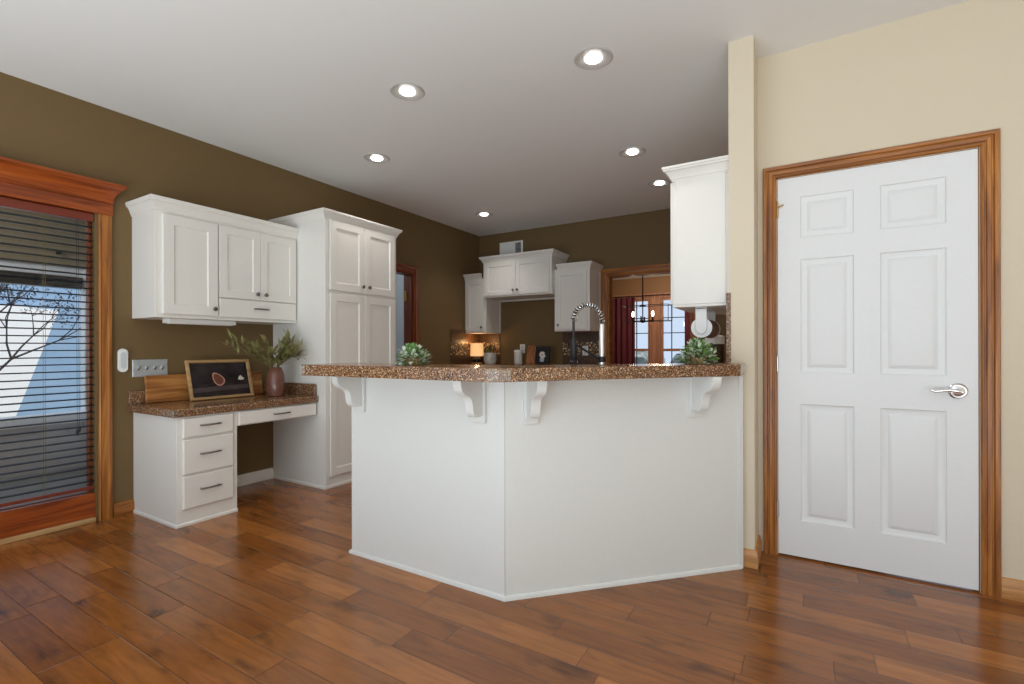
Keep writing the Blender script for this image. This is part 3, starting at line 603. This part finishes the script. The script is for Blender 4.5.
# ---------------------------------------------------------------- breakfast bar
A = V(-2.121, 1.82, 0); B = V(-1.135, 1.823, 0); Cc = V(-.262, 2.715, 0)
d2 = (Cc-B).normalized(); n2 = V(d2.y, -d2.x, 0); n1 = V(0, -1, 0)
def off(dist):
    """front polyline offset outwards by dist: left end, corner, right end at the stub wall"""
    h = math.acos(max(-1, min(1, n1.dot(n2))))/2; bis = (n1+n2).normalized()
    return B+bis*(dist/math.cos(h))
c = thing('breakfast_bar', 'white angled breakfast bar base with scroll brackets', 'bar', (-1.135, 1.823, 0))
bi = off(-.06); ei = V(bi.x+(d2.x/d2.y)*(PF-.002-bi.y), PF-.002, 0)
top = .985
MB().prism([(A.x, A.y), (B.x, B.y), (B.x, B.y+.0)][:2]+[(bi.x, bi.y), (A.x, A.y+.06)], 0, top).build('front_panel', 'panel', c, .0015)
e2 = V(Cc.x, Cc.y, 0)
MB().prism([(B.x+.0012, B.y), (e2.x, e2.y), (ei.x, ei.y), (bi.x+.0012, bi.y)], 0, top).build('angled_panel', 'panel', c, .0015)
sh = [(0, 0), (.011, 0), (.011, .010), (.006, .018), (0, .02)]
MB().sweep([A+V(0, .05, 0), A, B, e2-d2*.012], Z, sh).build('shoe_molding', 'panel', c)
MB().loft([[e2-d2*a+n2*b for a, b in ((.03, .0), (.03, .007), (.004, .007), (.004, .0))]+[] , [e2-d2*a+n2*b+Z*top for a, b in ((.03, .0), (.03, .007), (.004, .007), (.004, .0))]]).build('corner_trim', 'panel', c, .001)
def corbel(o, tdir, ndir, right=False):
    """o: point on panel under the top; tdir along panel, ndir outward"""
    pl = MB().loft([[o+tdir*a+ndir*b+Z*z for a, b in ((-.034, .0005), (.034, .0005), (.034, .018), (-.034, .018))] for z in (-.205, 0)])
    par = pl.build('corbel', 'panel', c, .002)
    pr = [(0, 0), (1, 0), (1, -.06), (.985, -.16), (.95, -.25), (.89, -.33), (.80, -.385), (.70, -.42), (.60, -.455), (.53, -.51), (.475, -.60), (.455, -.70), (.44, -.80), (.41, -.89), (.36, -.96), (.30, -1.0), (0, -1.0)]
    br = MB().loft([[o+tdir*a+ndir*(.018+q*.163)+Z*(r*.172) for q, r in pr] for a in (-.022, .022)])
    br.build('scroll', 'panel', par, .002, angle=50)
zt = Z*top
corbel(V(-2.04, 1.82, 0)+zt, X, n1); corbel(V(-1.262, 1.822, 0)+zt, X, n1)
corbel(B+d2*.118+zt, d2, n2); corbel(B+d2*.962+zt, d2, n2)
# bar top
fo = off(.245); bo = off(-.07)
tR = (-.243-fo.x)/d2.x; fr_ = V(-.252, 2.505, 0)
tB = (PL-.004-bo.x)/d2.x; br_ = bo+d2*tB
poly = [(-2.145, fo.y-.05), (fo.x-.02, fo.y), (fo.x+.014, fo.y+.016), (fr_.x, fr_.y), (-.255, PF-.003), (PL-.004, PF-.003), (br_.x, br_.y), (bo.x, bo.y), (-2.175, bo.y)]
bt = thing('bar_top', 'speckled brown granite bar top with an angled right half', 'worktop', (-1.2, 1.8, top))
MB().prism(poly, top+.001, 1.04).build('slab', 'granite', bt, .007)
def guard(pts, z0=.99, z1=1.036, t=.003):
    # thin clear L-shaped shield following pts (front side), thickness outwards
    m = MB(); ring = lambda z: [V(*p, z) for p in pts]
    out = []
    for k, p in enumerate(pts):
        a = Vector(pts[max(k-1, 0)]); b_ = Vector(pts[min(k+1, len(pts)-1)]); dd_ = (b_-a).normalized(); out.append((p[0]+dd_.y*t, p[1]-dd_.x*t))
    allp = list(pts)+out[::-1]
    m.prism(allp, z0, z1).build('corner_guard', 'guard', bt)
q_ = poly; de = (fr_-V(q_[2][0], q_[2][1], 0)).normalized()
guard([(q_[1][0]-.012, q_[1][1]-.0012), (q_[1][0], q_[1][1]-.0012), (q_[2][0]+.0006, q_[2][1]-.0006), (q_[2][0]+de.x*.05+.0008, q_[2][1]+de.y*.05-.0008)])
MB().box((-.2515, 2.50, 1.0), (-.23, 2.57, 1.044)).build('corner_guard', 'guard', bt, .006)
guard([(-2.147, q_[0][1]+.05), (-2.146, q_[0][1]-.001), (-2.12, q_[0][1]-.0002)])
# slab of granite up the edge of the stub wall
bs = MB().box((PL-.012, PF-.0035, 1.042), (PL+.01, PF-.0005, 1.405)).box((PL-.012, PF-.0005, 1.042), (PL-.001, 2.80, 1.405))
struct(bs.build('trim_2', 'granite'), 'granite splash edge up the kitchen side of the cream wall end', 'trim')

# ---------------------------------------------------------------- cabinet on the stub wall
c = thing('wall_cabinet', 'white wall cabinet hung on the cream wall end, its plain side showing', 'cabinet', (PL, 2.8, 1.345))
MB().box((-.625, 2.80, 1.345), (PL-.001, 3.55, 2.065)).build('carcass', 'white', c, .002)
MB().rect((-.61, 2.80, 1.36), X, Z, -Y, .26, .70, [(0, .003), (.002, .005)], back=0).build('end_panel', 'white', c)
for k in (0, 1):
    dd = shaker(c, 'door', (-.625, 2.82+.357*(k+1)-.0, 1.365), -Y, -X, .352, .69); knob(dd, (-.644, 3.15 if k == 0 else 3.21, 1.42), -X)
crown(c, [(PL-.001, 3.55, 2.052), (-.625, 3.55, 2.052), (-.625, 2.80, 2.052), (PL-.001, 2.80, 2.052)], .95, .85)
t = thing('paper_towel_holder', 'white paper towel holder with brown roll under the right wall cabinet', 'holder', (-.5, 2.95, 1.345))
ax = V(-.487, 0, 1.232)
for yy in (2.86, 3.17):
    ar = MB(); hh = [(-.03, .111), (.03, .111)]+[(.03*math.cos(a)*1.0, -.0+.036*math.sin(a)) for a in [0, -.4, -.8, -1.2, -1.57, -1.97, -2.37, -2.77, -3.14]]
    ar.loft([[V(ax.x+a, yy+k, ax.z+b) for a, b in hh] for k in (0, .012)]).build('arm', 'wplast', t, .002)
    MB().lathe([(.026, 0), (.056, 0), (.056, .012), (.026, .012)], (ax.x, yy+.013, ax.z), (0, 1, 0), 28).build('end_disc', 'wplast', t)
MB().box((ax.x-.03, 2.86, 1.337), (ax.x+.03, 3.182, 1.3445)).build('mount', 'wplast', t)
MB().lathe([(.02, 0), (.054, 0), (.054, .28), (.02, .28)], (ax.x, 2.886, ax.z), (0, 1, 0), 28).build('paper_roll', 'paper', t)

# ---------------------------------------------------------------- back wall cabinets
def backcab(x0, x1, yf, z0, z1, nd, label, knobside, path):
    c = thing('wall_cabinet', label, 'cabinet', (x0, YB, z0), 'white wall cabinets on the kitchen back wall')
    MB().box((x0, yf, z0), (x1, YB, z1)).build('carcass', 'white', c, .002)
    m = .03; wd_ = (x1-x0-2*m-(nd-1)*.003)/nd
    for k in range(nd):
        xx = x0+m+k*(wd_+.003); dd = shaker(c, 'door', (xx, yf, z0+.02), X, -Y, wd_, z1-z0-.045, .055)
        ks = (knobside if nd == 1 else (1 if k == 0 else -1)); kx = xx+wd_-.03 if ks > 0 else xx+.03
        knob(dd, (kx, yf-.019, z0+.075), -Y)
    crown(c, path, .85, .9)
    if nd == 1: MB().box((x1-.0005, YB-.02, z0), (x1+.006, YB-.001, z1-.02)).build('scribe_strip', 'white', c)
    else: MB().box((x0, YB-.02, z0-.02), (x1, YB-.001, z0-.0005)).build('scribe_strip', 'white', c)
    return c
backcab(W, -3.592, 5.32, 1.32, 2.05, 1, 'white single-door cabinet in the far left kitchen corner', 1, [(W, 5.32, 2.035), (-3.66, 5.32, 2.035)])
backcab(-3.59, -2.592, 5.25, 1.775, 2.245, 2, 'white raised two-door cabinet in the middle of the back wall', 1, [(-3.59, YB, 2.228), (-3.59, 5.25, 2.228), (-2.592, 5.25, 2.228), (-2.592, YB, 2.228)])
backcab(-2.59, -2.135, 5.32, 1.32, 2.07, 1, 'white single-door cabinet beside the dining room doorway', -1, [(-2.55, 5.32, 2.05), (-2.135, 5.32, 2.05), (-2.135, YB, 2.05)])
t = thing('air_vent', 'white air return grille high on the back wall above the middle cabinet', 'vent', (-3.42, YB, 2.49))
MB().rect((-3.6, YB, 2.36), X, Z, -Y, .37, .215, [(0, .006), (.006, .012), (.022, .012), (.024, .008)]).build('frame', 'wplast', t)
gv = MB().box((-3.345, YB-.0095, 2.387), (-3.258, YB-.0085, 2.548)); gv.build('dark_opening', 'pewter', t)
gl = MB()
for k in range(10): gl.box((-3.345, YB-.0125, 2.392+.016*k), (-3.258, YB-.0095, 2.399+.016*k))
gl.build('louvers', 'steel', t)
# back counter, base cabinets (mostly hidden behind the bar)
c = thing('base_cabinet', 'white base cabinet run along the kitchen back wall, behind the bar', 'cabinet', (W, YB, 0))
MB().box((W+.006, 5.09, .1), (-2.16, YB-.006, .868)).box((W+.006, 5.15, 0), (-2.16, YB-.006, .1)).build('carcass', 'white', c, .002)
for k in range(4):
    dd = shaker(c, 'door', (W+.03+.45*k, 5.09, .13), X, -Y, .44, .55); knob(dd, (W+.43+.45*k, 5.071, .62), -Y)
    dd = flat(c, 'drawer', (W+.03+.45*k, 5.09, .70), X, -Y, .44, .15); pull(dd, (W+.25+.45*k, 5.071, .775), X, -Y)
c = thing('kitchen_worktop', 'dark granite worktop along the kitchen back wall with mosaic splash', 'worktop', (W, YB, .87))
MB().box((W, 5.06, .87), (-2.15, YB, .91)).build('slab', 'granite', c, .005)
tag(MB().box((W+.013, YB-.012, .911), (-3.6, YB-.001, 1.318)).build('mosaic_backsplash', 'mosaic'), 'brown mosaic banded splash behind the glowing lamp on the back wall', 'backsplash')
tag(MB().box((W+.001, 5.0, .911), (W+.012, YB-.001, 1.36)).build('mosaic_backsplash', 'mosaic'), 'brown mosaic banded side splash on the left wall by the glowing lamp', 'backsplash')
tag(MB().box((-2.64, YB-.012, .911), (-2.15, YB-.001, 1.318)).build('mosaic_backsplash', 'mosaic'), 'brown mosaic banded splash below the cabinet at the dining doorway', 'backsplash')
# sink counter behind the bar and right run
ca, cb_ = off(-.075), off(-.74)
def pt(o_, x): return V(x, o_.y+(x-o_.x)*d2.y/d2.x, 0)
pa, pb_ = pt(ca, PL-.014), pt(cb_, PL-.014)
c = thing('sink_base_cabinet', 'white sink base cabinet hidden behind the breakfast bar', 'cabinet', (-1.4, 2.3, 0))
MB().prism([(-2.1, ca.y+.002), (ca.x, ca.y+.002), (pa.x, pa.y+.003), (pb_.x, pb_.y-.04), (cb_.x, cb_.y-.04), (-2.1, cb_.y-.04)], 0, .868).build('carcass', 'white', c, .002)
MB().prism([(-2.12, ca.y+.002), (ca.x, ca.y+.002), (pa.x, pa.y+.003), (pb_.x, pb_.y), (cb_.x, cb_.y), (-2.12, cb_.y)], .87, .91).build('worktop', 'granite', c, .004)
c = thing('side_base_cabinet', 'white base cabinet along the kitchen side of the cream wall', 'cabinet', (-.6, 4.3, 0))
MB().box((-.93, pb_.y+.05, 0), (PL-.001, 5.0, .868)).build('carcass', 'white', c, .002)
MB().box((-.96, pb_.y+.04, .87), (PL-.001, 5.02, .91)).build('worktop', 'granite', c, .004)

# ---------------------------------------------------------------- faucet
fb = V(-.904, 2.419, .91); l = V(-.857, -.515, 0)*1.0
f = thing('kitchen_faucet', 'tall spring-neck faucet with black sprayer behind the bar', 'faucet', fb)
MB().lathe([(0, 0), (.03, 0), (.03, .01), (.016, .016), (.0135, .33), (.011, .335), (0, .335)], fb+Z*.0005, (0, 0, 1), 24).build('riser', 'chrome', f)
R_ = .074; cen = fb+l*R_+Z*.345
arc = [cen-l*R_*math.cos(a)*1.0+Z*(R_*1.22*math.sin(a)) for a in [math.pi*i/24 for i in range(25)]]
hose = [fb+Z*.33]+arc+[fb+l*(2*R_)+Z*.25]
MB().tube(hose, .0065, 10).build('hose', 'black', f)
co = MB(); NT = 17; pts = []
for i in range(NT*12+1):
    a = math.pi*.97*i/(NT*12); q = cen-l*R_*math.cos(a)+Z*(R_*1.22*math.sin(a)); t_ = (l*math.sin(a)*R_+Z*(R_*1.22*math.cos(a))).normalized(); s_ = V(-l.y, l.x, 0).normalized(); k_ = t_.cross(s_)
    th = 2*math.pi*i/12; pts.append(q+(s_*math.cos(th)+k_*math.sin(th))*.0135)
co.tube(pts, .003, 6).build('spring', 'chrome', f)
sp = fb+l*(2*R_)
MB().lathe([(0, 0), (.021, 0), (.022, .012), (.015, .02), (.0165, .03), (.0185, .06), (.017, .11), (.012, .128), (.009, .135), (0, .135)], sp+Z*.125, (0, 0, 1), 20).build('sprayer', 'black', f)
MB().tube([fb+Z*.15, fb+l*.02+Z*.155, sp+l*-.015+Z*.225], .0055, 8).lathe([(.0145, 0), (.021, 0), (.021, .03), (.0145, .03)], fb+Z*.135, (0, 0, 1), 20).build('sprayer_arm', 'black', f)

# ---------------------------------------------------------------- things on the counters
def bush(name, label, c0, w_, h_, mats, potr, poth, potmat, n=220, group=None):
    t = thing(name, label, 'plant', c0, group)
    MB().lathe([(0, 0), (potr*.85, 0), (potr, poth*.3), (potr, poth), (potr*.86, poth), (potr*.8, poth*.8), (0, poth*.8)], c0+Z*.0005, (0, 0, 1), 24).build('pot', potmat, t)
    ms = [MB() for _ in mats]; sm_ = MB(); root = c0+Z*poth*.8
    for i in range(n):
        a = R.uniform(0, 2*math.pi); el = R.uniform(-.55, 1.5); rr = R.uniform(.45, 1)
        q = root+V(math.cos(a)*math.cos(el)*w_/2*rr, math.sin(a)*math.cos(el)*w_/2*rr, max(-poth*.72, math.sin(el)*(h_-poth)*rr*.92))
        if i % 5 == 0: sm_.tube([root, root.lerp(q, .5)+Z*.012, q], .0011, 5)
        dv = (q-root).normalized()+V(R.uniform(-.7, .7), R.uniform(-.7, .7), R.uniform(-.3, .7))
        leafblade(ms[i % len(mats)], q, dv, V(R.uniform(-.4, .4), R.uniform(-.4, .4), 1), R.uniform(.018, .03), R.uniform(.012, .018))
    sm_.build('stems', 'stem', t)
    for m_, mm in zip(ms, mats):
        for v_ in m_.v: v_.z = max(v_.z, c0.z+.004)
        m_.build('leaves', mm, t, angle=60)
    return t
bush('potted_plant', 'small bushy white and green plant on the left half of the bar top', V(-1.607, 1.75, 1.0405), .15, .098, ['succ', 'succw', 'succ', 'succw'], .034, .03, 'terracotta', 420)
bush('potted_plant', 'bushy green and white plant at the right end of the bar top', V(-.438, 2.50, 1.0405), .18, .125, ['succ', 'succw', 'succ', 'succw', 'succ'], .034, .03, 'terracotta', 460)
bush('potted_plant', 'dark green plant in a white pot beside the glowing lamp', V(-3.60, 5.42, .9105), .22, .27, ['dkleaf', 'succ', 'dkleaf'], .085, .145, 'pot', 160)
t = thing('table_lamp', 'small table lamp with glowing amber shade in the kitchen corner', 'lamp', (-3.815, 5.42, .91))
lc = V(-3.815, 5.42, .9105)
MB().lathe([(0, 0), (.075, 0), (.075, .012), (0, .012)], lc, (0, 0, 1), 24).build('foot', 'wlt', t)
MB().lathe([(0, .012), (.03, .012), (.055, .03), (.058, .06), (.035, .085), (.012, .095), (.012, .12), (0, .12)], lc, (0, 0, 1), 24).build('base', 'black', t)
MB().lathe([(.088, .1), (.090, .1), (.086, .275), (.084, .275)], lc, (0, 0, 1), 32).build('lamp_shade', 'shade', t)
light('table_lamp_light', 'POINT', (-3.815, 5.42, 1.19), 2.2, (1, .55, .22), shadow_soft_size=.03)
t = thing('canister', 'tall white ceramic canister on the back counter', 'canister', (-3.18, 5.45, .91))
MB().lathe([(0, 0), (.05, 0), (.054, .01), (.054, .16), (0, .16)], V(-3.18, 5.45, .9105), (0, 0, 1), 28).build('body', 'pot', t)
MB().lathe([(0, .16), (.056, .16), (.056, .178), (.04, .184), (0, .186)], V(-3.18, 5.45, .911), (0, 0, 1), 28).build('lid', 'wplast', t)
def outlet(x, z, label):
    t = thing('outlet_plate', label, 'outlet', (x, YB-.012, z)); y0 = YB if x < -2.7 else YB-.012
    MB().rect((x-.038, y0-.0005, z-.06), X, Z, -Y, .076, .12, [(0, .004), (.003, .006)]).build('plate', 'wplast', t)
    for k in (-1, 1): MB().box((x-.017, y0-.0085, z+.026*k-.017), (x+.017, y0-.0062, z+.026*k+.017)).build('socket', 'hall', t, .002)
outlet(-3.24, 1.11, 'white outlet plate on the olive wall above the white canister'); outlet(-2.33, 1.085, 'white outlet plate in the mosaic splash behind the faucet')
t = MB(); pr = [(-3.14, .9105), (-2.96, .9105), (-2.955, 1.10), (-2.98, 1.135), (-3.08, 1.16), (-3.13, 1.15)]
t.loft([[V(x, 5.56+(z-.91)*.25+k, z) for x, z in pr] for k in (0, .02)])
tag(t.build('cutting_board', 'walnut', None, .004), 'brown wooden cutting board standing beside the white canister', 'board')
t = thing('photo_frame', 'black frame with a flower print on the back counter', 'picture', (-2.81, 5.42, .91))
tl_ = math.radians(10); v2 = V(0, math.sin(tl_), math.cos(tl_)); n3 = V(0, -math.cos(tl_), math.sin(tl_)); P2 = V(-2.915, 5.42, .9105+.004)
MB().rect(P2, X, v2, n3, .20, .225, [(0, .016), (.002, .018), (.022, .018), (.024, .010)]).build('frame', 'black', t, angle=25)
pp = MB().rect(P2+X*.0245+v2*.0245, X, v2, n3, .151, .176, [(0, .0115)], back=.0105).build('print', 'black', t)
fl_ = MB()
for k in range(9):
    a = k*.7; q = P2+X*(.10+.038*math.cos(a)*(.4+.07*k))+v2*(.125+.038*math.sin(a)*(.4+.07*k))
    fl_.loft([[q+(X*math.cos(b)+v2*math.sin(b))*.016*(1+.2*math.sin(3*b))+n3*h for b in [2*math.pi*i/10 for i in range(10)]] for h in (.0117, .0125+.0003*k)])
fl_.build('flowers', 'pale', pp)
MB().loft([[P2+X*a+v2*b+n3*h for a, b in ((.075, .03), (.125, .03), (.13, .07), (.115, .09), (.085, .09), (.07, .07))] for h in (.0117, .0135)]).build('painted_vase', 'steel', pp)
t = thing('jar', 'mosaic patterned jar with white lid under the right wall cabinet', 'jar', (-.58, 3.85, .91))
jc = V(-.56, 3.85, .9105)
MB().lathe([(0, 0), (.06, 0), (.066, .01), (.066, .235), (0, .235)], jc, (0, 0, 1), 28).build('body', 'mosaic', t)
MB().lathe([(0, .235), (.068, .235), (.068, .29), (.05, .30), (0, .302)], jc+Z*.0005, (0, 0, 1), 28).build('lid', 'wplast', t)
t = thing('knife_block', 'brown wooden knife block beside the cream wall under the right cabinet', 'knife block', (-.42, 3.85, .91))
MB().loft([[V(x, y, z) for y, z in ((3.80, .9105), (3.95, .9105), (3.95, 1.04), (3.84, 1.14), (3.80, 1.10))] for x in (-.47, -.37)]).build('block', 'walnut', t, .004)
for k in range(3): MB().tube([(-.445+.025*k, 3.845, 1.125), (-.445+.025*k, 3.80, 1.20)], .009, 8).build('knife_handle', 'black', t)

for o in bpy.data.objects:
    if '_o' in o: del o['_o']
